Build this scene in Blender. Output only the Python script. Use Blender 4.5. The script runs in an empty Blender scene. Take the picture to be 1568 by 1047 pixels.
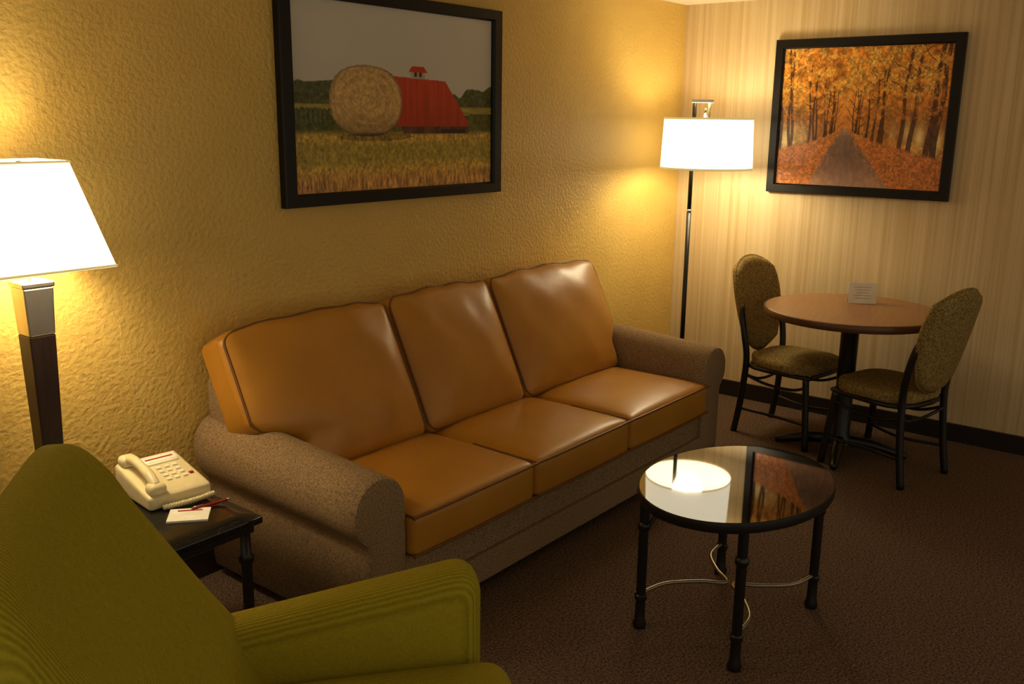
import bpy, bmesh, math
import numpy as np
from mathutils import Vector, Matrix
S=bpy.context.scene
rng=np.random.RandomState(4)
# ------------------------------------------------------------------ materials
def lin(c):
    return tuple(((v/255)/12.92 if v/255<=.04045 else ((v/255+.055)/1.055)**2.4) for v in c)
def newmat(name):
    m=bpy.data.materials.new(name);m.use_nodes=True
    nt=m.node_tree;b=nt.nodes['Principled BSDF'];return m,nt,b
def mapping(nt,scale):
    tc=nt.nodes.new('ShaderNodeTexCoord');mp=nt.nodes.new('ShaderNodeMapping')
    mp.inputs['Scale'].default_value=scale;nt.links.new(tc.outputs['Object'],mp.inputs['Vector']);return mp
def mat(name,c,rough=.5,metal=0,c2=None,nscale=20,stretch=(1,1,1),bump=0,bscale=None,bdist=.002,spec=.5,detail=3,lo=.35,hi=.65,coat=0,ior=None,sheen=0,emit=0):
    m,nt,b=newmat(name);L=nt.links
    b.inputs['Roughness'].default_value=rough;b.inputs['Metallic'].default_value=metal
    b.inputs['Specular IOR Level'].default_value=spec;b.inputs['Coat Weight'].default_value=coat
    if ior: b.inputs['IOR'].default_value=ior
    if sheen: b.inputs['Sheen Weight'].default_value=sheen
    c=lin(c)+(1,)
    if emit: b.inputs['Emission Color'].default_value=c;b.inputs['Emission Strength'].default_value=emit
    mp=mapping(nt,stretch)
    n=nt.nodes.new('ShaderNodeTexNoise');n.inputs['Scale'].default_value=nscale;n.inputs['Detail'].default_value=detail
    L.new(mp.outputs[0],n.inputs['Vector'])
    r=nt.nodes.new('ShaderNodeValToRGB');r.color_ramp.elements[0].position=lo;r.color_ramp.elements[1].position=hi
    r.color_ramp.elements[0].color=c
    r.color_ramp.elements[1].color=(lin(c2)+(1,)) if c2 else tuple(min(1,v*1.12) for v in c[:3])+(1,)
    L.new(n.outputs['Fac'],r.inputs[0]);L.new(r.outputs[0],b.inputs['Base Color'])
    if bump:
        n2=nt.nodes.new('ShaderNodeTexNoise');n2.inputs['Scale'].default_value=bscale or nscale;n2.inputs['Detail'].default_value=detail
        L.new(mp.outputs[0],n2.inputs['Vector'])
        bp=nt.nodes.new('ShaderNodeBump');bp.inputs['Strength'].default_value=bump;bp.inputs['Distance'].default_value=bdist
        L.new(n2.outputs['Fac'],bp.inputs['Height']);L.new(bp.outputs[0],b.inputs['Normal'])
    return m
M={}
M['wally']=mat('yellow_textured_paint',(214,178,94),.48,c2=(219,184,100),nscale=3,bump=.62,bscale=58,bdist=.009,detail=2,spec=.38)
# striped wallpaper
def wallpaper():
    m,nt,b=newmat('striped_wallpaper');L=nt.links
    mp=mapping(nt,(1,26,.25));n=nt.nodes.new('ShaderNodeTexNoise');n.inputs['Scale'].default_value=1.3;n.inputs['Detail'].default_value=4
    n.inputs['Roughness'].default_value=.7
    L.new(mp.outputs[0],n.inputs['Vector'])
    r=nt.nodes.new('ShaderNodeValToRGB');e=r.color_ramp.elements
    e[0].position=.36;e[0].color=lin((198,170,122))+(1,);e[1].position=.62;e[1].color=lin((220,198,156))+(1,)
    L.new(n.outputs['Fac'],r.inputs[0]);L.new(r.outputs[0],b.inputs['Base Color'])
    b.inputs['Roughness'].default_value=.45;return m
M['wallp']=wallpaper()
M['ceil']=mat('ceiling_paint',(235,228,205),.9,nscale=60,bump=.3,bdist=.004)
M['carpet']=mat('brown_carpet',(72,56,46),.95,c2=(126,102,82),nscale=120,bump=1,bdist=.008,spec=.1,detail=2)
M['base']=mat('dark_baseboard_vinyl',(34,27,22),.4)
M['leather']=mat('tan_leather',(178,122,40),.36,c2=(186,130,46),nscale=5,bump=.15,bscale=8,bdist=.014,spec=.42)
M['piping']=mat('tan_leather_piping',(112,72,24),.4)
M['tweed']=mat('taupe_tweed',(110,89,64),.95,c2=(172,144,108),nscale=180,bump=.6,bdist=.002,spec=.15,lo=.3,hi=.7)
M['black']=mat('black_metal',(20,17,15),.35,spec=.5)
M['grey']=mat('brushed_grey_metal',(150,140,120),.35,metal=.9)
M['chrome']=mat('brushed_nickel',(205,195,175),.25,metal=1)
M['dkwood']=mat('espresso_wood',(36,21,15),.35,c2=(50,30,20),nscale=8,stretch=(8,8,1))
M['frame']=mat('black_picture_frame',(16,13,12),.4,nscale=30,spec=.3)
M['glass']=mat('dark_glass_top',(16,16,10),.03,spec=1.0,ior=1.8)
M['granite']=mat('black_granite',(22,20,20),.15,c2=(66,62,58),nscale=120,lo=.6,hi=.72)
M['woodtop']=mat('cherry_laminate',(146,102,62),.3,c2=(158,112,70),nscale=4,stretch=(1,14,1))
M['woodedge']=mat('dark_table_edge',(92,58,34),.35)
M['seatfab']=mat('olive_brown_fabric',(108,90,50),.9,c2=(168,142,84),nscale=110,bump=.4,bdist=.002,spec=.15)
M['phone']=mat('cream_plastic',(226,212,168),.35)
M['key']=mat('phone_buttons',(245,238,215),.4)
M['keyred']=mat('red_button',(170,30,24),.4)
M['paper']=mat('white_paper',(240,236,224),.8)
M['ink']=mat('printed_ink',(190,160,140),.8)
M['pen']=mat('red_pen_plastic',(150,20,18),.3)
M['cord']=mat('white_cord',(215,205,175),.5)
def ribbed():
    m,nt,b=newmat('olive_ribbed_upholstery');L=nt.links
    mp=mapping(nt,(1,1,1));w=nt.nodes.new('ShaderNodeTexWave');w.wave_type='BANDS';w.bands_direction='Y'
    w.inputs['Scale'].default_value=36;w.inputs['Distortion'].default_value=1.2;w.inputs['Detail'].default_value=2
    L.new(mp.outputs[0],w.inputs['Vector'])
    n=nt.nodes.new('ShaderNodeTexNoise');n.inputs['Scale'].default_value=160;L.new(mp.outputs[0],n.inputs['Vector'])
    ad=nt.nodes.new('ShaderNodeMath');ad.operation='ADD';L.new(w.outputs['Fac'],ad.inputs[0]);L.new(n.outputs['Fac'],ad.inputs[1])
    hf=nt.nodes.new('ShaderNodeMath');hf.operation='MULTIPLY';hf.inputs[1].default_value=.5;L.new(ad.outputs[0],hf.inputs[0])
    r=nt.nodes.new('ShaderNodeValToRGB');r.color_ramp.elements[0].color=lin((130,118,22))+(1,);r.color_ramp.elements[1].color=lin((184,168,46))+(1,)
    L.new(hf.outputs[0],r.inputs[0]);L.new(r.outputs[0],b.inputs['Base Color'])
    bp=nt.nodes.new('ShaderNodeBump');bp.inputs['Strength'].default_value=.5;bp.inputs['Distance'].default_value=.0025
    L.new(ad.outputs[0],bp.inputs['Height']);L.new(bp.outputs[0],b.inputs['Normal'])
    b.inputs['Roughness'].default_value=.9;b.inputs['Specular IOR Level'].default_value=.15;return m
M['green']=ribbed()
def shade(name,col,st):
    m,nt,b=newmat(name);b.inputs['Base Color'].default_value=(.8,.72,.55,1);b.inputs['Roughness'].default_value=.9
    b.inputs['Emission Color'].default_value=col;b.inputs['Emission Strength'].default_value=st
    n=nt.nodes.new('ShaderNodeTexNoise');mp=mapping(nt,(1,1,1));n.inputs['Scale'].default_value=150
    nt.links.new(mp.outputs[0],n.inputs['Vector'])
    bp=nt.nodes.new('ShaderNodeBump');bp.inputs['Strength'].default_value=.2;bp.inputs['Distance'].default_value=.001
    nt.links.new(n.outputs['Fac'],bp.inputs['Height']);nt.links.new(bp.outputs[0],b.inputs['Normal']);return m
M['shadeR']=shade('lit_drum_shade_fabric',(1,.88,.62,1),2.2)
M['shadeL']=shade('lit_square_shade_fabric',(1,.87,.60,1),2.1)
M['trim']=mat('shade_trim_tape',(222,200,130),.8,emit=.55)  # slight emission put into the tape so it looks lit, not black, against the shade
def bulbm():
    m,nt,b=newmat('bulb_glow');b.inputs['Emission Color'].default_value=(1,.88,.65,1);b.inputs['Emission Strength'].default_value=6;return m
M['bulb']=bulbm()
# ------------------------------------------------------------------ mesh helpers
def empty(name,loc=(0,0,0),rz=0):
    e=bpy.data.objects.new(name,None);S.collection.objects.link(e);e.location=loc;e.rotation_euler=(0,0,rz);e.empty_display_size=.1;return e
def fin(me,name,m,par,smooth=True):
    o=bpy.data.objects.new(name,me);S.collection.objects.link(o)
    if isinstance(m,str): m=M[m]
    me.materials.append(m)
    if smooth: me.polygons.foreach_set('use_smooth',[True]*len(me.polygons))
    if par: o.parent=par
    return o
def rbox(name,c,h,r,m,par,n=16,fn=None):
    """rounded box, centre c, half sizes h, corner radius r, optional deform fn(x,y,z)->(x,y,z)"""
    bm=bmesh.new();bmesh.ops.create_cube(bm,size=2)
    bmesh.ops.subdivide_edges(bm,edges=bm.edges[:],cuts=n,use_grid_fill=True)
    h=np.array(h,float);r=min(r,min(h)*.999)
    for v in bm.verts:
        q=[]
        for k in range(3):
            s=v.co[k]
            s=math.copysign(abs(s)**.6 if abs(s)>0 else 0,s)
            q.append(s*h[k])
        q=np.array(q);inn=np.clip(q,-(h-r),h-r);d=q-inn;l=np.linalg.norm(d)
        if l>1e-9:
            q=inn+d/l*r
        p=q+np.array(c)
        if fn: p=fn(*p)
        v.co=Vector(p)
    bmesh.ops.recalc_face_normals(bm,faces=bm.faces[:])
    me=bpy.data.meshes.new(name);bm.to_mesh(me);bm.free();return fin(me,name,m,par)
def bbox(name,c,h,m,par,bev=.004,rot=None):
    bm=bmesh.new();bmesh.ops.create_cube(bm,size=2)
    for v in bm.verts: v.co=Vector((v.co[0]*h[0],v.co[1]*h[1],v.co[2]*h[2]))
    if bev: bmesh.ops.bevel(bm,geom=bm.edges[:],offset=bev,segments=2,affect='EDGES',profile=.6)
    if rot is not None: bmesh.ops.transform(bm,matrix=rot,verts=bm.verts)
    for v in bm.verts: v.co+=Vector(c)
    me=bpy.data.meshes.new(name);bm.to_mesh(me);bm.free();return fin(me,name,m,par,False)
def lathe(name,prof,m,par,c=(0,0,0),n=48,sx=1,sy=1):
    vs=[];fs=[]
    for (r,z) in prof:
        for k in range(n):
            a=2*math.pi*k/n;vs.append((c[0]+r*sx*math.cos(a),c[1]+r*sy*math.sin(a),c[2]+z))
    for i in range(len(prof)-1):
        for k in range(n):
            k2=(k+1)%n;fs.append((i*n+k,i*n+k2,(i+1)*n+k2,(i+1)*n+k))
    me=bpy.data.meshes.new(name);me.from_pydata(vs,[],fs)
    o=fin(me,name,m,par);
    md=o.modifiers.new('es','EDGE_SPLIT');md.split_angle=math.radians(40);return o
def spline(pts,n=10,closed=False):
    P=[np.array(p,float) for p in pts];out=[];N=len(P)
    rngi=range(N) if closed else range(N-1)
    for i in rngi:
        if closed: a,b,c,d=P[(i-1)%N],P[i],P[(i+1)%N],P[(i+2)%N]
        else: a,b,c,d=P[max(i-1,0)],P[i],P[i+1],P[min(i+2,N-1)]
        for k in range(n):
            t=k/n;out.append(.5*((2*b)+(-a+c)*t+(2*a-5*b+4*c-d)*t*t+(-a+3*b-3*c+d)*t**3))
    if not closed: out.append(P[-1])
    return out
def tube(name,pts,r,m,par,n=12,smooth=0,closed=False,flat=1.0):
    """swept tube mesh; r number or list"""
    P=spline(pts,smooth,closed) if smooth else [np.array(p,float) for p in pts]
    N=len(P);rs=[r]*N if not hasattr(r,'__len__') else list(np.interp(np.linspace(0,1,N),np.linspace(0,1,len(r)),r))
    vs=[];fs=[];prev=None
    for i in range(N):
        if closed: t=P[(i+1)%N]-P[(i-1)%N]
        else: t=P[min(i+1,N-1)]-P[max(i-1,0)]
        t=t/(np.linalg.norm(t)+1e-12)
        if prev is None:
            up=np.array([0,0,1.]) if abs(t[2])<.9 else np.array([1.,0,0])
        else: up=prev
        x=up-t*(up@t);x/=np.linalg.norm(x)+1e-12;y=np.cross(t,x);prev=x
        for k in range(n):
            a=2*math.pi*k/n;vs.append(tuple(P[i]+rs[i]*(math.cos(a)*x*flat+math.sin(a)*y)))
    M_=N if closed else N-1
    for i in range(M_):
        j=(i+1)%N
        for k in range(n):
            k2=(k+1)%n;fs.append((i*n+k,i*n+k2,j*n+k2,j*n+k))
    if not closed: fs.append(tuple(range(n))[::-1]);fs.append(tuple((N-1)*n+k for k in range(n)))
    me=bpy.data.meshes.new(name);me.from_pydata(vs,[],fs);return fin(me,name,m,par)
def extrude(name,prof,y0,y1,m,par,ny=12,fn=None,bev=.012,sm=True):
    """closed (x,z) profile extruded along y with pillowed, rounded ends"""
    P=np.array(prof,float);c=P.mean(0);vs=[];fs=[];n=len(P)
    rings=[(y0,1-bev*9),(y0-bev*.0+bev*.25,1-bev*3),(y0+bev,1.0)]+[(y0+bev+(y1-y0-2*bev)*k/ny,1.0) for k in range(1,ny+1)]+[(y1,1-bev*5)]
    for (y,s) in rings:
        for p in P:
            q=c+(p-c)*s;pt=(q[0],y,q[1]);vs.append(fn(*pt) if fn else pt)
    for i in range(len(rings)-1):
        for k in range(n):
            k2=(k+1)%n;fs.append((i*n+k,i*n+k2,(i+1)*n+k2,(i+1)*n+k))
    fs.append(tuple(range(n)));fs.append(tuple((len(rings)-1)*n+k for k in range(n))[::-1])
    me=bpy.data.meshes.new(name);me.from_pydata(vs,[],fs)
    bm=bmesh.new();bm.from_mesh(me);bmesh.ops.recalc_face_normals(bm,faces=bm.faces[:]);bm.to_mesh(me);bm.free()
    return fin(me,name,m,par,sm)
# ------------------------------------------------------------------ room
CE=2.385
bbox('wall_left',(-3.25,.05,CE/2),(3.35,.05,CE/2),'wally',None,0)
bbox('wall_back',(.05,-2.1,CE/2),(.05,2.1,CE/2),'wallp',None,0)
bbox('floor',(-3.25,-2.1,-.05),(3.35,2.2,.05),'carpet',None,0)
bbox('ceiling',(-3.25,-2.1,CE+.05),(3.35,2.2,.05),'ceil',None,0)
bbox('baseboard_back',(-.008,-2.1,.05),(.008,2.1,.05),'base',None,.003)
bbox('baseboard_left',(-3.25,-.008,.05),(3.25,.008,.05),'base',None,.003)
# ------------------------------------------------------------------ pictures (procedural painted colour on a fine grid)
def vnoise(u,v,sx,sy,seed=0):
    r=np.random.RandomState(seed);G=r.rand(int(sy)+3,int(sx)+3)
    x=np.clip(u,0,1)*sx;y=np.clip(v,0,1)*sy;xi=x.astype(int);yi=y.astype(int);fx=x-xi;fy=y-yi;fx=fx*fx*(3-2*fx);fy=fy*fy*(3-2*fy)
    return (G[yi,xi]*(1-fx)+G[yi,xi+1]*fx)*(1-fy)+(G[yi+1,xi]*(1-fx)+G[yi+1,xi+1]*fx)*fy
def fbm(u,v,sx,sy,seed=0,o=4):
    a=0;w=.5;t=0
    for k in range(o): a=a+w*vnoise(u,v,sx*2**k,sy*2**k,seed+k);t+=w;w*=.65
    return a/t
def C(c): return np.array(c,float)/255
def mixc(img,c,m):
    m=np.clip(m,0,1)[...,None];return img*(1-m)+np.array(c)*m
def sst(a,b,x): t=np.clip((x-a)/(b-a),0,1);return t*t*(3-2*t)
def paint_hay(u,v):
    img=np.zeros(u.shape+(3,))+C((212,208,198));img*= (1-.10*v)[...,None]
    tl=.395+.03*fbm(u,v*0,14,1,3)
    tree=C((92,96,60))*(.5+.9*fbm(u,v,90,60,5))[...,None]
    tl2=np.where(u>.72,.405+.08*np.abs(u-.88)/.2+.04*vnoise(u,v*0,26,1,8)-.07*sst(.93,1,u),tl)
    img=mixc(img,tree,sst(0,.008,v-tl2))
    field=C((164,150,76))*(.75+.5*fbm(u,v,20,60,9))[...,None]
    img=mixc(img,field,sst(0,.01,v-.525)*(1-sst(.575,.585,v)))
    img=mixc(img,C((92,96,46))*(.5+.9*fbm(u,v,70,40,12))[...,None],sst(0,.02,v-.575-.03*vnoise(u,v*0,20,1,2)))
    for k in range(9):
        cxx=.02+.018*k+.01*math.sin(k*7);img=mixc(img,C((84,92,44))*(.5+.9*fbm(u,v,90,60,13))[...,None],((((u-cxx)/.016)**2+((v-.60)/.05)**2)<1+.8*(fbm(u,v,60,40,14)-.5)).astype(float)*.9)
    gr=C((208,170,82))*(.5+.95*fbm(u,v,110,60,15))[...,None]
    img=mixc(img,gr,sst(.655,.70,v))
    img=mixc(img,C((156,146,62))*(.5+.95*fbm(u,v,120,50,16))[...,None],sst(.70,.76,v)*(1-sst(.82,.88,v))*.6)
    img=mixc(img,C((204,152,88))*(.35+1.25*fbm(u,v,150,22,17))[...,None],sst(.86,.95,v))
    for k in range(14):
        x=.02+.02*k
        img=mixc(img,C((140,128,100)),((np.abs(u-x)<.0018)&(v>.56)&(v<.63)&(u<.16)).astype(float)*.6)
    # barn roof
    x0=.448;top=.372+.012*(u-.47)/.25
    right=.725+(v-.385)*(.145/.26)
    roof=(v>top)&(v<.645)&(u>x0)&(u<right)
    rc=C((206,76,46))*(.88+.16*vnoise(u,v,70,6,20)-.10*sst(.38,.64,v))[...,None]
    rc=rc*(1-.07*(np.abs(np.mod(u*46,1)-.5)<.07))[...,None]
    img[roof]=rc[roof]
    wall=(v>=.645)&(v<.685)&(u>.5)&(u<.86);img[wall]=(C((104,70,54))*(.7+.5*vnoise(u,v,50,10,23))[...,None])[wall]
    img[(v>=.66)&(v<.685)&(u>.70)&(u<.84)]=C((60,46,36))
    img=mixc(img,C((96,100,46))*(.6+.7*fbm(u,v,90,50,25))[...,None],((u>.86)&(v>.57)&(v<.67)).astype(float))
    cup=(v>.335)&(v<.378)&(u>.545)&(u<.615);img[cup]=C((180,170,150))
    img[(v>.345)&(v<.37)&(u>.56)&(u<.575)]=C((70,60,50));img[(v>.345)&(v<.37)&(u>.585)&(u<.60)]=C((70,60,50))
    cr=(v>.312)&(v<.345)&(u>.53+(.345-v)*.6)&(u<.63-(.345-v)*.6);img[cr]=C((196,66,40))
    # hay bale
    du=(u-.328)/.168;dv=(v-.51)/.188;rr=np.abs(du)**2.4+np.abs(dv)**2.4
    ra=np.sqrt(du**2+dv**2);th=np.arctan2(dv,du)
    swirl=np.sin(ra*26+1.0*th+7*fbm(u,v,9,7,31))
    straw=fbm(np.clip(ra/1.5,0,1),(th+math.pi)/(2*math.pi),46,26,33)
    hay=C((244,202,130))*(.52+.34*fbm(u,v,110,70,30)+.04*swirl*np.clip(1.1-ra*.4,0,1)+.30*straw)[...,None]
    hay=hay*(1-.22*sst(.2,1,dv)-.25*sst(.80,1.0,rr))[...,None]
    m=rr<1+.10*(fbm(u,v,80,60,37)-.5);img[m]=hay[m]
    sh=(((u-.37)/.18)**2+((v-.70)/.022)**2)<1;img[sh]*=.75
    return img
def paint_lane(u,v):
    fo=fbm(u,v,44,30,40,5);f2=fbm(u,v,8,6,44);f3=fbm(u,v,90,70,47,3)
    fol=C((234,148,56))*(.38+1.05*fo)[...,None]
    gold=C((242,190,92))*(.42+1.0*f3)[...,None]
    img=mixc(fol,gold,sst(.42,.60,f2)*.75)
    img=mixc(img,C((120,84,42)),sst(.55,.62,fbm(u,v,30,22,50,4))*.6)
    us=sst(.34,.5,v)*(1-sst(.62,.70,v));img=mixc(img,C((134,82,42))*(.5+.9*f3)[...,None],us*.5)
    g=np.exp(-(((u-.42)/.15)**2+((v-.46)/.17)**2));img=mixc(img,C((248,162,72))*(.75+.4*fo)[...,None],g*.9)
    for cx,cy,a in ((.05,.66,.9),(.10,.62,.6),(.16,.63,.4),(.70,.60,.4),(.78,.60,.7),(.85,.63,1),(.955,.66,.9)):
        g=np.exp(-(((u-cx)/.028)**2+((v-cy)/.085)**2));img=mixc(img,C((250,228,156)),g*a)
    rr=np.random.RandomState(7)
    for k,dist in enumerate([.05,.062,.075,.09,.11,.135,.16,.195,.235,.29,.36,.45,.54]):
        for s in (-1,1):
            dd_=dist*(1+.12*rr.randn());cx=.42+s*dd_;w=.0022+dd_*(.032 if s>0 else .022);bot=.575+dd_*.52;top=.33-dd_*1.0+.05*rr.rand()
            ph_=rr.rand()*6
            lean=s*(.62-v)*dd_*.10
            cen=cx+lean+.006*np.sin(v*12+ph_)
            d=np.abs(u-cen);wid=w*(.55+.45*sst(top,bot,v)+.5*sst(bot-.05,bot,v))
            m=(d<wid)&(v<bot)&(v>top);sh_=(.6+.5*vnoise(u,v,120,40,70+k))[...,None]
            img=mixc(img,C((98,60,36))*sh_,m*.88)
            for b in range(4):
                by=top+.05+.07*b+.03*rr.rand();sg=1 if (b+k)%2 else -1
                e=(u-cx)*sg;dv_=np.abs((v-by)+e*(.9+.5*rr.rand())+.01*np.sin(u*60+b))
                mm=(dv_<.003+.006*dd_)&(e>0)&(e<.05+.10*dd_)
                img=mixc(img,C((94,58,34)),mm*.65)
    img=mixc(img,gold*1.02,sst(.53,.61,fbm(u,v,34,26,80,4))*(1-sst(.30,.52,v))*.75)
    img=mixc(img,fol*1.1,sst(.54,.61,fbm(u,v,40,30,84,4))*(1-sst(.45,.6,v))*.6)
    gy=.575;t=np.clip((v-gy)/(1-gy),0,1)
    side=C((228,140,70))*(.5+.75*fbm(u,v,90,70,55,4))[...,None]
    bank=gy+.035+.30*np.clip(np.abs(u-.42)-.05,0,1)
    img=mixc(img,side,sst(0,.035,v-bank));img=mixc(img,side,((v>gy)&(np.abs(u-.42)<.02+.30*t)).astype(float))
    l=.412-.215*t-.01*np.sin(t*5);r=.428+.285*t
    road=C((186,146,126))*(.80+.30*fbm(u,v,60,30,60))[...,None]
    road=road*(1-.26*sst(.0,.25,t)*(1-sst(.35,1,t)))[...,None]
    road=mixc(road,C((226,150,84)),sst(.56,.62,fbm(u,v,70,50,91,4))*sst(.25,.9,np.abs(u-(l+r)/2)/(.01+(r-l)/2))*.6)
    img=mixc(img,road,sst(-.006,.008,np.minimum(u-l,r-u)+.016*(f3-.5))*(v>gy))
    return np.clip(img,0,1)
def canvas(name,fn,nx,ny,org,ax,W,Hh,par,off):
    u,v=np.meshgrid(np.linspace(0,1,nx+1),np.linspace(0,1,ny+1))
    col=np.clip(fn(u,v),0,1);colL=np.where(col<=.04045,col/12.92,((col+.055)/1.055)**2.4)
    vs=np.array(org)[None]+u.reshape(-1,1)*W*np.array(ax)[None]+(1-v.reshape(-1,1))*Hh*np.array([0,0,1.])[None]+np.array(off)[None]
    i=np.arange(ny)[:,None]*(nx+1)+np.arange(nx)[None];i=i.ravel()
    fs=np.stack([i,i+nx+1,i+nx+2,i+1],1)
    me=bpy.data.meshes.new(name);me.from_pydata(vs.tolist(),[],fs.tolist())
    at=me.color_attributes.new('paint','FLOAT_COLOR','POINT')
    at.data.foreach_set('color',np.concatenate([colL.reshape(-1,3),np.ones((vs.shape[0],1))],1).astype(np.float32).ravel())
    m,nt,b=newmat(name+'_print');a=nt.nodes.new('ShaderNodeAttribute');a.attribute_name='paint'
    nt.links.new(a.outputs['Color'],b.inputs['Base Color']);b.inputs['Roughness'].default_value=.28;b.inputs['Specular IOR Level'].default_value=.35
    return fin(me,name,m,par,False)
def mitre_frame(name,f3d,a0,a1,b0,b1,wa,wb,dep,par):
    """picture frame: outer rectangle a0..a1 x b0..b1, bar widths wa, wb; f3d maps (a,b,depth)->xyz"""
    prof=[(0,0),(0,dep*.85),(.08,dep),(.85,dep),(1,dep*.7),(1,0)]
    vs=[];fs=[];n=len(prof);cor=[(a0,b0,1,1),(a1,b0,-1,1),(a1,b1,-1,-1),(a0,b1,1,-1)]
    for (a,b,sa,sb) in cor:
        for (t,d) in prof: vs.append(f3d(a+sa*wa*t,b+sb*wb*t,d))
    for i in range(4):
        j=(i+1)%4
        for k in range(n-1): fs.append((i*n+k,j*n+k,j*n+k+1,i*n+k+1))
    me=bpy.data.meshes.new(name);me.from_pydata(vs,[],fs)
    bm=bmesh.new();bm.from_mesh(me);bmesh.ops.recalc_face_normals(bm,faces=bm.faces[:]);bm.to_mesh(me);bm.free()
    return fin(me,name,'frame',par,False)
e=empty('framed_hay_bale_picture')
x1,x2,z1,z2=-3.099,-1.812,1.356,2.185;fw=.062
canvas('canvas',paint_hay,640,400,(x1+fw-.01,-.018,z1+fw*.8-.01),(1,0,0),x2-x1-2*fw+.02,z2-z1-1.6*fw+.02,e,(0,0,0))
mitre_frame('frame_moulding',lambda a,b,d:(a,-.002-d,b),x1,x2,z1,z2,fw,fw*.8,.036,e)
e=empty('framed_autumn_lane_picture')
y1,y2,z1,z2=-.608,-1.623,1.299,2.156;fw=.052
canvas('canvas',paint_lane,520,440,(-.018,y1-fw+.01,z1+fw-.01),(0,-1,0),y1-y2-2*fw+.02,z2-z1-2*fw+.02,e,(0,0,0))
mitre_frame('frame_moulding',lambda a,b,d:(-.002-d,a,b),y2,y1,z1,z2,fw,fw,.036,e)
# ------------------------------------------------------------------ sofa
so=empty('sofa')
XL,XR=-3.345,-1.27
def armprof(x_in,x_out):
    s=1 if x_out>x_in else -1;w=abs(x_out-x_in)
    pts=[(0,.05),(0,.46)]
    for k in range(1,14):
        a=math.pi*k/14;pts.append((w/2-w/2*math.cos(a),.48+.115*math.sin(a)))
    pts+=[(w,.465),(w-.008,.43),(w-.03,.40),(w-.055,.375),(w-.06,.34),(w-.06,.05)]
    return [(x_in+s*p[0],p[1]) for p in pts]
def armfn(x,y,z):
    k=min(1,max(0,(z-.30)/.2));return (x,y,z+k*.052*(y+.9)/.9)
for nm,a,b in (('arm_left',XL,XL-.222),('arm_right',XR,XR+.24)):
    p=armprof(a,b)
    extrude(nm,p,-.90,-.03,'tweed',so,fn=armfn,bev=.014)
    c=np.array(p).mean(0);q=[c+(np.array(t)-c)*.93 for t in p]
    tube(nm+'_welt',[armfn(t[0],-.892,t[1]) for t in q],.006,'tweed',so,n=8,closed=True)
rbox('base',((XL+XR)/2,-.46,.165),((XR-XL)/2+.10,.425,.125),.02,'tweed',so,n=6)
bbox('front_rail',((XL+XR)/2,-.893,.10),((XR-XL)/2-.0,.012,.055),'tweed',so,.006)
rbox('back_frame',((XL+XR)/2,-.11,.50),((XR-XL)/2+.16,.085,.30),.05,'tweed',so,n=10)
for i,(fx,fy) in enumerate([(XL-.1,-.8),(XR+.1,-.8),(XL-.1,-.1),(XR+.1,-.1)]):
    lathe('foot_%d'%(i+1),[(0,0),(.022,0),(.03,.055),(0,.055)],'black',so,(fx,fy,0),16)
xs=[XL,-2.68,-2.00,XR]
for i in range(3):
    a,b=xs[i]+.003,xs[i+1]-.003;cx,hx=(a+b)/2,(b-a)/2
    def fn(x,y,z,cx=cx,hx=hx):
        u=(x-cx)/hx;v=(y+.62)/.31;k=max(0,1-u**4)*max(0,1-v**4)
        if z>.36: z+=.027*k+.004
        if y<-.8: y-=.012*max(0,1-u**2)*max(0,1-((z-.36)/.09)**2)
        return (x,y,z)
    rbox('seat_cushion_%d'%(i+1),(cx,-.62,.357),(hx,.31,.075),.028,'leather',so,n=22,fn=fn)
    for zz in (.428,.293):
        tube('seat_welt_%d_%s'%(i+1,'t' if zz>.4 else 'b'),[(a+.012,-.60,zz),(a+.008,-.90,zz),(a+.03,-.928,zz),(cx,-.936,zz+(.004 if zz>.4 else 0)),(b-.03,-.928,zz),(b-.008,-.90,zz),(b-.012,-.60,zz)],.0052,'piping',so,n=8,smooth=6)
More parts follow.
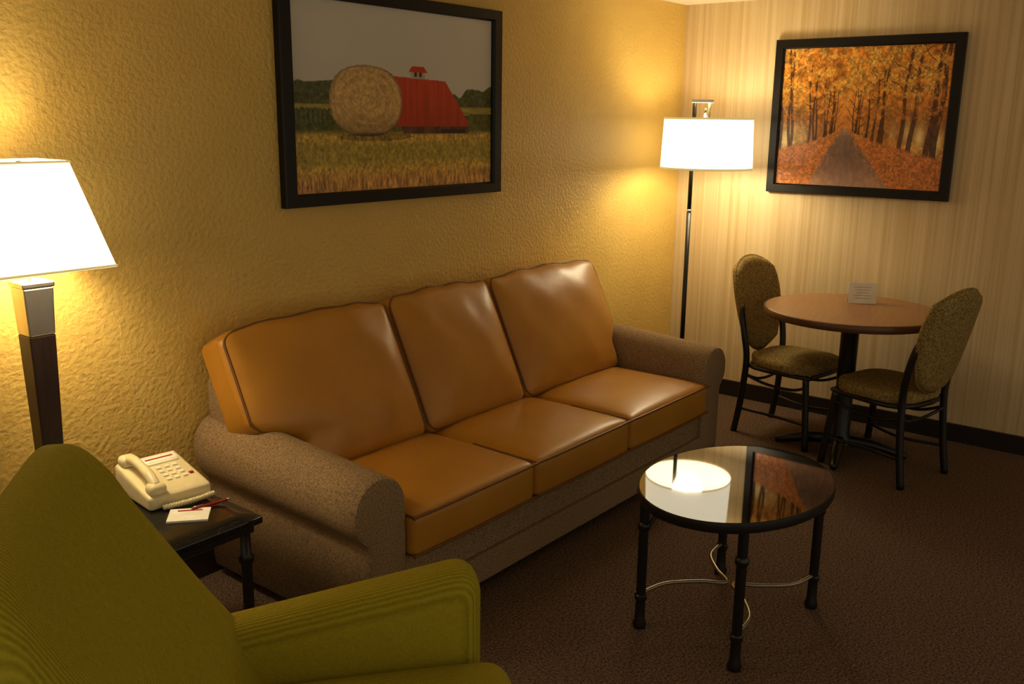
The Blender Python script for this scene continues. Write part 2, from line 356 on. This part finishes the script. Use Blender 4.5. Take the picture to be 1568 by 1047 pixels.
# back cushions (leaning)
LEAN=math.atan2(.24,.50)
def bcush(i,a,b,extL,extR,top):
    cx,hx=(a+b)/2,(b-a)/2
    Hh=.29
    def fn(x,y,z):
        u=(x-cx)/hx;w=z/Hh
        k=max(0,1-abs(u)**3)*max(0,1-abs(w)**3)
        wr=.006*math.sin(9*u+2*i)*math.sin(5*w+i)*max(0,1-u*u)
        if y<0: y-=.055*k+wr
        else: y+=.02*k
        z=z+ (.020*(1-u*u)*max(0,w) )+.004*math.sin(11*u+i*2.1)*max(0,w)**2
        zz=.44+ (z+Hh)*math.cos(LEAN)
        t=min(1,max(0,(zz-.55)/.10));t=t*t*(3-2*t)
        if u<0: x=x-extL*t*min(1,-u*1.0)
        if u>0: x=x+extR*t*min(1,u*1.0)
        yy=y;Z=z+Hh
        Y=-.44+.085+ yy*math.cos(LEAN)+Z*math.sin(LEAN)
        ZZ=.445+Z*math.cos(LEAN)-yy*math.sin(LEAN)-.03+top*max(0,w)
        return (x,Y,ZZ)
    rbox('back_cushion_%d'%i,(cx,0,0),(hx,.085,Hh),.04,'leather',so,n=24,fn=fn)
    for sy,tag in ((-.083,'front'),(.07,'rear')):
        r=.045;pts=[];N=8
        X0,X1,Z0,Z1=cx-hx+.008,cx+hx-.008,-Hh+.008,Hh-.008
        for k in range(12): pts.append((X0+r+(X1-X0-2*r)*k/11,Z0))
        for k in range(1,N): a_=-math.pi/2+math.pi/2*k/N;pts.append((X1-r+r*math.cos(a_),Z0+r+r*math.sin(a_)))
        for k in range(14): pts.append((X1,Z0+r+(Z1-Z0-2*r)*k/13))
        for k in range(1,N): a_=math.pi/2*k/N;pts.append((X1-r+r*math.cos(a_),Z1-r+r*math.sin(a_)))
        for k in range(12): pts.append((X1-r-(X1-X0-2*r)*k/11,Z1))
        for k in range(1,N): a_=math.pi/2+math.pi/2*k/N;pts.append((X0+r+r*math.cos(a_),Z1-r+r*math.sin(a_)))
        for k in range(14): pts.append((X0,Z1-r-(Z1-Z0-2*r)*k/13))
        for k in range(1,N): a_=math.pi+math.pi/2*k/N;pts.append((X0+r+r*math.cos(a_),Z0+r+r*math.sin(a_)))
        yo=sy*.85
        tube('back_welt_%d_%s'%(i,tag),[fn(p[0],yo,p[1]) for p in pts],.0050,'piping',so,n=8,closed=True)
bcush(1,XL+.005,-2.735,.188,0,.0)
bcush(2,-2.725,-2.085,0,0,.005)
bcush(3,-2.075,XR-.01,0,.07,.01)
# ------------------------------------------------------------------ green armchair (local: +x forward, far arm at y 0, near arm at y -0.8)
gc=empty('armchair',(-3.775,-1.485,0),math.radians(-38))
def gtop(x,y,z):
    if z>.3: z+=(.050*(x+.23)/.3)*(z-.3)/.3+.018*(z-.3)/.3
    else: x+=.02*(.3-z)/.3*(1 if x>-.3 else 0)
    return (x,y,z)
for nm,yc in (('arm_far',-.075),('arm_near',-.745)):
    rbox(nm,(-.318,yc,.350),(.375,.078,.250),.065,'green',gc,n=20,fn=gtop)
def gseat(x,y,z):
    u=(y+.41)/.26;v=(x+.22)/.32;k=max(0,1-u**4)*max(0,1-v**4)
    if z>.34: z+=.025*k
    return (x,y,z)
rbox('seat_cushion',(-.200,-.41,.352),(.31,.265,.095),.06,'green',gc,n=20,fn=gseat)
rbox('seat_base',(-.32,-.41,.19),(.36,.27,.09),.03,'green',gc,n=8)
def gback(x,y,z):
    s=(y+.41)/.385;ztop=1.045-.10*abs(s)**8
    zz=.22+(ztop-.22)*z
    xf=np.interp(zz,[.2,.42,.55,.65,.75,.87,.98,1.07],[-.36,-.45,-.515,-.585,-.648,-.725,-.785,-.815])
    th=.17 if zz<.7 else .17-.075*(zz-.7)/.34
    X=xf-.5*th+x/.5*.5*th
    X+=.02*abs(s)**2*(1 if x>0 else .0)
    return (X,y,zz)
bm=bmesh.new();bmesh.ops.create_cube(bm,size=2);bmesh.ops.subdivide_edges(bm,edges=bm.edges[:],cuts=28,use_grid_fill=True)
for v in bm.verts:
    x,y,z=[math.copysign(abs(c)**.6,c) if c else 0 for c in v.co]
    hx,hy,hz=.5*.17,.385,.42;r=.07
    q=np.array([x*hx,y*hy,z*hz]);inn=np.clip(q,[-hx+r,-hy+r,-hz+r],[hx-r,hy-r,hz-r]);d=q-inn;l=np.linalg.norm(d)
    if l>1e-9:q=inn+d/l*r
    v.co=Vector(gback(q[0]/.17,q[1]-.41,(q[2]/.42+1)/2))
bmesh.ops.recalc_face_normals(bm,faces=bm.faces[:])
me=bpy.data.meshes.new('backrest');bm.to_mesh(me);bm.free();fin(me,'backrest','green',gc)
for i,(fx,fy) in enumerate([(-.05,-.07),(-.05,-.75),(-.6,-.07),(-.6,-.75)]):
    lathe('leg_%d'%(i+1),[(0,0),(.02,0),(.03,.11),(0,.11)],'dkwood',gc,(fx,fy,0),16)
# ------------------------------------------------------------------ coffee table
ct=empty('coffee_table',(-2.535,-1.675,0),math.radians(-4))
ax,ay,TZ=.398,.300,.51
lathe('glass_top',[(0,TZ-.010),(.985,TZ-.010),(.99,TZ-.002),(.985,TZ),(0,TZ)],'glass',ct,n=72,sx=ax,sy=ay)
lathe('rim',[(.975,TZ-.032),(1.0,TZ-.032),(1.008,TZ-.02),(1.0,TZ-.001),(.987,TZ+.001),(.985,TZ-.010),(.975,TZ-.032)],'black',ct,n=72,sx=ax,sy=ay)
lathe('apron',[(.86,TZ-.05),(.90,TZ-.05),(.90,TZ-.015),(.86,TZ-.015),(.86,TZ-.05)],'black',ct,n=72,sx=ax,sy=ay)
LG=[(-.275,.185),(-.28,-.185),(.265,-.185),(.265,.185)]
for i,(lx,ly) in enumerate(LG):
    lathe('leg_%d'%(i+1),[(0,0),(.022,0),(.024,.015),(.018,.03),(.0165,.10),(.021,.105),(.021,.12),(.0165,.125),(.0165,.36),(.021,.365),(.0225,.375),(.021,.385),(.0165,.39),(.0165,TZ-.02),(0,TZ-.02)],'black',ct,(lx,ly,0),20)
Z0=.125
for nm,sg in (('stretcher_rear',1),('stretcher_front',-1)):
    tube(nm,[(-.275,.185*sg,Z0),(-.16,.165*sg,Z0),(-.06,.085*sg,Z0),(0,.012*sg,Z0),(.06,.085*sg,Z0),(.15,.165*sg,Z0),(.265,.185*sg,Z0)],.007,'grey',ct,n=10,smooth=8)
for i,(lx,ly) in enumerate(LG):
    tube('brace_%d'%(i+1),[(lx,ly,.34),(lx*.86,ly*.86,.41),(lx*.55,ly*.6,.47)],.007,'black',ct,n=8,smooth=6)
# ------------------------------------------------------------------ dining table
dt=empty('round_dining_table',(-.568,-1.36,0),math.radians(15))
TR,TH=.443,.77
lathe('table_top',[(0,TH),(TR-.012,TH)],'woodtop',dt,n=72)
lathe('edge_band',[(TR-.012,TH),(TR-.003,TH-.003),(TR,TH-.012),(TR,TH-.030),(TR-.006,TH-.038),(0,TH-.038)],'woodedge',dt,n=72)
lathe('pedestal',[(.12,TH-.038),(.12,TH-.048),(.055,TH-.055),(.045,TH-.08),(.045,.10),(.06,.07),(.065,.05),(0,.05)],'black',dt,n=32)
for k in range(4):
    a=math.radians(90*k)
    d=np.array([math.cos(a),math.sin(a),0])
    tube('base_foot_%d'%(k+1),[d*.02+(0,0,.065),d*.15+(0,0,.055),d*.27+(0,0,.03),d*.33+(0,0,.016)],[.032,.03,.024,.016],'black',dt,n=12,smooth=6)
tc=empty('table_tent_card',(-.38,-1.34,TH),math.radians(28))
for nm,s in (('front_leaf',-1),('rear_leaf',1)):
    o=bbox(nm,(0,0,0),(.0012,.07,.055),'paper',tc,0,rot=Matrix.Rotation(-s*math.radians(16),4,'Y'))
    o.location=(s*.016,0,.0545)
for k in range(5):
    o=bbox('text_line_%d'%(k+1),(0,0,0),(.0004,.045-.006*(k%3),.0013),'ink',tc,0,rot=Matrix.Rotation(math.radians(16),4,'Y'))
    zz=.085-.014*k;o.location=(-.0176+(zz-.0545)*math.tan(math.radians(16)),0,zz)
# ------------------------------------------------------------------ dining chairs (local front = +y)
def chair(name,loc,rz):
    c=empty(name,loc,rz)
    def sf(x,y,z):
        k=1-.10*max(0,-y/.2)
        u=x/.21;v=y/.21;kk=max(0,1-u*u)*max(0,1-v*v)
        if z>.42: z+=.02*kk
        if abs(u)>.5 and abs(v)>.5:
            f=1-.10*((abs(u)-.5)/.5)*((abs(v)-.5)/.5)*2;x*=f;y*=f
        return (x*k,y,z)
    rbox('seat',(0,0,.425),(.215,.215,.03),.028,'seatfab',c,n=16,fn=sf)
    tube('seat_frame',[(-.17,-.17,.39),(.17,-.17,.39),(.185,.16,.39),(.12,.195,.39),(-.12,.195,.39),(-.185,.16,.39)],.012,'black',c,closed=True,smooth=5)
    for s,t in ((-1,'l'),(1,'r')):
        tube('rear_leg_'+t,[(s*.19,-.235,0),(s*.185,-.205,.2),(s*.18,-.19,.42),(s*.190,-.205,.55),(s*.185,-.235,.68),(s*.15,-.265,.77)],.0175,'black',c,smooth=6)
        tube('front_leg_'+t,[(s*.195,.215,0),(s*.185,.195,.2),(s*.175,.175,.40)],.0175,'black',c,smooth=4)
        tube('side_stretcher_'+t,[(s*.187,-.21,.14),(s*.15,0,.13),(s*.19,.205,.14)],.008,'black',c,smooth=6)
        tube('side_hoop_'+t,[(s*.182,-.195,.34),(s*.15,-.08,.30),(s*.15,.08,.30),(s*.18,.185,.34)],.008,'black',c,smooth=6)
    tube('rear_hoop',[(-.18,-.2,.34),(-.08,-.17,.30),(.08,-.17,.30),(.18,-.2,.34)],.008,'black',c,smooth=6)
    bm=bmesh.new();bmesh.ops.create_cube(bm,size=2);bmesh.ops.subdivide_edges(bm,edges=bm.edges[:],cuts=18,use_grid_fill=True)
    def bk(x,y,z,rim,grow=1):
        X=x*math.sqrt(max(0,1-.42*z*z));Z=z*math.sqrt(max(0,1-.42*x*x))
        th=.024*math.sqrt(max(0,1-rim**6))+.008
        w=.200*(1+.18*Z);px=X*w;pz=.708+Z*.260
        py=-.235-.115*(pz-.5)/.5+.9*px*px+y*th
        return (px*grow,py,.725+(pz-.725)*grow)
    for v in bm.verts:
        x,y,z=[math.copysign(abs(q)**.7,q) if q else 0 for q in v.co]
        v.co=Vector(bk(x,y,z,max(abs(v.co[0]),abs(v.co[2]))))
    bmesh.ops.recalc_face_normals(bm,faces=bm.faces[:])
    me=bpy.data.meshes.new('backrest');bm.to_mesh(me);bm.free();fin(me,'backrest','seatfab',c)
    loop=[(t,-1) for t in np.linspace(-1,1,12)[:-1]]+[(1,t) for t in np.linspace(-1,1,12)[:-1]]+[(-t,1) for t in np.linspace(-1,1,12)[:-1]]+[(-1,-t) for t in np.linspace(-1,1,12)[:-1]]
    tube('backrest_welt',[bk(a,0,b,1) for a,b in loop],.006,'seatfab',c,closed=True,n=8)
    return c
chair('dining_chair',(-.482,-1.045,0),math.radians(180-9))
chair('dining_chair.001',(-.675,-1.61,0),math.radians(-16))
# ------------------------------------------------------------------ end table
et=empty('end_table')
ex0,ex1,ey0,ey1,EZ=-4.33,-3.80,-.76,-.24,.55
rbox('top',((ex0+ex1)/2,(ey0+ey1)/2,EZ-.014),((ex1-ex0)/2,(ey1-ey0)/2,.014),.008,'granite',et,n=4)
bbox('apron',((ex0+ex1)/2,(ey0+ey1)/2,EZ-.04),((ex1-ex0)/2-.02,(ey1-ey0)/2-.02,.013),'black',et,.003)
for i,(lx,ly) in enumerate([(ex0+.04,ey0+.04),(ex1-.04,ey0+.04),(ex0+.04,ey1-.04),(ex1-.04,ey1-.04)]):
    lathe('leg_%d'%(i+1),[(0,0),(.023,0),(.024,.015),(.017,.03),(.016,.11),(.022,.115),(.022,.13),(.016,.135),(.016,.40),(.023,.405),(.024,.42),(.016,.43),(.016,EZ-.05),(0,EZ-.05)],'black',et,(lx,ly,0),18)
cx,cy=(ex0+ex1)/2,(ey0+ey1)/2;hx,hy=(ex1-ex0)/2-.04,(ey1-ey0)/2-.04
for nm,s in (('stretcher_1',1),('stretcher_2',-1)):
    tube(nm,[(cx+s*hx,cy-hy,.2),(cx+s*hx*.75,cy-hy*.5,.2),(cx+s*.015,cy,.2),(cx+s*hx*.75,cy+hy*.5,.2),(cx+s*hx,cy+hy,.2)],.008,'grey',et,smooth=8,n=10)
# phone
ph=empty('desk_telephone',(-3.895,-.385,EZ),math.radians(-6))
def wedge(x,y,z):
    k=(y+.12)/.24
    return (x,y,z if z<.012 else z+ .045*k*(z/.04))
rbox('body',(0,0,.022),(.10,.12,.021),.01,'phone',ph,n=12,fn=wedge)
def top(y): return .043+.045*((y+.12)/.24)*1.05
tilt=math.atan2(.047,.24)
for r_ in range(4):
    for c_ in range(3):
        y=-.045+.024*r_;x=.0+.026*c_
        bbox('button_%d_%d'%(r_+1,c_+1),(x,y,top(y)+.002),(.008,.006,.003),'key',ph,.001,rot=Matrix.Rotation(tilt,4,'X'))
bbox('message_light',(.075,-.04,top(-.04)+.002),(.006,.006,.003),'keyred',ph,.001)
bbox('label',(.03,.085,top(.085)+.0008),(.055,.018,.0008),'paper',ph,0,rot=Matrix.Rotation(tilt,4,'X'))
bbox('label_print',(.03,.085,top(.085)+.0020),(.045,.003,.0006),'keyred',ph,0,rot=Matrix.Rotation(tilt,4,'X'))
rbox('speed_keys',(.03,.055,top(.055)+.002),(.05,.006,.003),.002,'key',ph,n=4)
hx_=-.065
tube('handset_grip',[(hx_,-.095,top(-.1)+.02),(hx_,-.06,top(-.06)+.034),(hx_,0,top(0)+.038),(hx_,.05,top(.05)+.034),(hx_,.09,top(.09)+.02)],[.016,.016,.014,.016,.016],'phone',ph,smooth=6,n=14)
for nm,y in (('mouthpiece',-.095),('earpiece',.092)):
    rbox(nm,(hx_,y,top(y)+.013),(.027,.026,.018),.016,'phone',ph,n=8)
tube('coiled_cord',[(hx_+.165*k/160,-.132-.007*math.cos(k*1.4)-.01*math.sin(math.pi*k/160),.011+.007*math.sin(k*1.4)) for k in range(161)],.0025,'phone',ph,n=6)
npad=empty('notepad',(-3.945,-.60,EZ),math.radians(-40))
bbox('sheets',(0,0,.003),(.058,.045,.003),'paper',npad,.0005)
bbox('printed_logo',(-.0,.028,.0064),(.035,.004,.0004),'keyred',npad,0)
pe=empty('ballpoint_pen',(-3.862,-.585,EZ+.006),math.radians(-5))
tube('barrel',[(-.06,0,0),(.055,0,0)],.005,'pen',pe);tube('tip',[(.055,0,0),(.07,0,0)],[.004,.001],'chrome',pe)
tube('clip',[(-.058,0,.007),(-.025,0,.007)],.0015,'chrome',pe,n=6)
o=tube('telephone_cable',[(-3.84,-.05,.40),(-3.80,-.12,.15),(-3.76,-.22,.01),(-3.72,-.35,.008),(-3.76,-.48,.008),(-3.88,-.52,.008),(-3.90,-.40,.008),(-3.80,-.32,.008),(-3.70,-.42,.008),(-3.68,-.6,.008)],.004,'cord',et,smooth=8,n=8)
# ------------------------------------------------------------------ lamps
lr=empty('floor_lamp')
px,py=-.495,-.355;sx,sy=-.445,-.42
lathe('base_plate',[(0,0),(.14,0),(.14,.012),(.13,.018),(.02,.022),(.012,.03),(0,.03)],'black',lr,(px,py,0))
tube('pole',[(px,py,.02),(px,py,1.20)],.0135,'black',lr)
tube('pole_joint',[(px,py,1.19),(px,py,1.205)],.0150,'chrome',lr)
tube('pole_upper',[(px,py,1.205),(px,py,1.81)],.0120,'black',lr)
d=np.array([sx-px,sy-py,0]);L=np.linalg.norm(d);ang=math.atan2(d[1],d[0]);R=Matrix.Rotation(ang,4,'Z')
mid=((px+sx)/2,(py+sy)/2)
bbox('bracket_bar',(mid[0],mid[1],1.808),(L/2+.02,.016,.009),'chrome',lr,.002,rot=R)
tube('bracket_drop',[(sx,sy,1.81),(sx,sy,1.52)],.009,'chrome',lr)
tube('finial',[(sx-.02*d[0]/L,sy-.02*d[1]/L,1.72),(sx-.02*d[0]/L,sy-.02*d[1]/L,1.77)],.008,'chrome',lr)
lathe('drum_shade',[(.258,1.437),(.247,1.717),(.244,1.717),(.255,1.437),(.258,1.437)],'shadeR',lr,(sx,sy,0),n=64)
lathe('shade_trim_bottom',[(.2585,1.435),(.2595,1.435),(.259,1.446),(.2583,1.446)],'trim',lr,(sx,sy,0),n=64)
lathe('shade_trim_top',[(.2475,1.708),(.2485,1.708),(.248,1.719),(.2445,1.719)],'trim',lr,(sx,sy,0),n=64)
for k in range(3):
    a=2*math.pi*k/3;tube('spider_%d'%(k+1),[(sx,sy,1.70),(sx+.246*math.cos(a),sy+.246*math.sin(a),1.705)],.002,'chrome',lr,n=6)
lathe('bulb',[(0,-.055),(.018,-.045),(.03,-.01),(.025,.02),(.012,.045),(0,.045)],'bulb',lr,(sx,sy,1.50),n=20)
ll=empty('floor_lamp.001')
lx,ly=-4.146,-.20
bbox('base_plate',(lx,ly,.012),(.11,.11,.012),'black',ll,.004)
def taper(name,z0,z1,w0,w1,m):
    vs=[];
    for z,w in ((z0,w0),(z1,w1)):
        vs+=[(lx-w,ly-w,z),(lx+w,ly-w,z),(lx+w,ly+w,z),(lx-w,ly+w,z)]
    fs=[(3,2,1,0),(4,5,6,7)]+[(k,(k+1)%4,4+(k+1)%4,4+k) for k in range(4)]
    me=bpy.data.meshes.new(name);me.from_pydata(vs,[],fs);o=fin(me,name,m,ll,False)
    b=o.modifiers.new('b','BEVEL');b.width=.004;b.segments=2;return o
taper('column_wood',.02,1.075,.016,.038,'dkwood')
taper('column_metal_collar',1.075,1.215,.0375,.043,'chrome')
taper('column_cap',1.215,1.232,.046,.046,'chrome')
tube('stem',[(lx,ly,1.23),(lx,ly,1.57)],.007,'chrome',ll)
def sqshade():
    zs=(1.271,1.572);ws=(.170,.095);vs=[];fs=[]
    for off in (0,.003):
        for z,w in zip(zs,ws):
            w-=off;vs+=[(lx-w,ly-w,z),(lx+w,ly-w,z),(lx+w,ly+w,z),(lx-w,ly+w,z)]
    for k in range(4):
        j=(k+1)%4
        fs+=[(k,j,4+j,4+k),(8+j,8+k,12+k,12+j),(k,8+k,8+j,j),(4+k,4+j,12+j,12+k)]
    me=bpy.data.meshes.new('square_shade');me.from_pydata(vs,[],fs);fin(me,'square_shade','shadeL',ll,False)
    for z,w,t in ((1.275,.1705,'bottom'),(1.569,.0975,'top')):
        tube('shade_trim_'+t,[(lx-w,ly-w,z),(lx+w,ly-w,z),(lx+w,ly+w,z),(lx-w,ly+w,z)],.0035,'trim',ll,n=6,closed=True)
sqshade()
lathe('bulb',[(0,-.055),(.018,-.045),(.03,-.01),(.025,.02),(.012,.045),(0,.045)],'bulb',ll,(lx+.0,ly,1.40),n=20)
def point(name,loc,p,r,col,par):
    l=bpy.data.lights.new(name,'POINT');l.energy=p;l.shadow_soft_size=r;l.color=col
    o=bpy.data.objects.new(name,l);S.collection.objects.link(o);o.location=loc;o.parent=par;return o
point('bulb_light',(sx-.04,sy-.02,1.52),20,.09,(1,.84,.55),lr)
point('bulb_light_2',(lx+.05,ly-.04,1.40),13,.06,(1,.84,.55),ll)
# warm world fill added; enters where the other walls are left out
w=bpy.data.worlds.new('room_ambience');S.world=w;w.use_nodes=True
w.node_tree.nodes['Background'].inputs[0].default_value=(1,.84,.60,1);w.node_tree.nodes['Background'].inputs[1].default_value=.42
# ------------------------------------------------------------------ camera
f,th,r,h=1434.9,math.radians(13.40),math.radians(.678),math.radians(38.47)
Rv=Vector((math.sin(h),-math.cos(h),0));Fv=Vector((math.cos(th)*math.cos(h),math.cos(th)*math.sin(h),-math.sin(th)))
Uv=Vector((math.sin(th)*math.cos(h),math.sin(th)*math.sin(h),math.cos(th)))
X=Rv*math.cos(r)+Uv*math.sin(r);Y=Uv*math.cos(r)-Rv*math.sin(r)
cam=bpy.data.cameras.new('camera');co=bpy.data.objects.new('camera',cam);S.collection.objects.link(co);S.camera=co
m4=Matrix.Identity(4)
for i in range(3): m4[i][0]=X[i];m4[i][1]=Y[i];m4[i][2]=-Fv[i]
m4[0][3],m4[1][3],m4[2][3]=-5.365,-2.936,1.7
co.matrix_world=m4;cam.sensor_width=36;cam.lens=36*f/1568;cam.clip_start=.05
S.view_settings.view_transform='Standard'
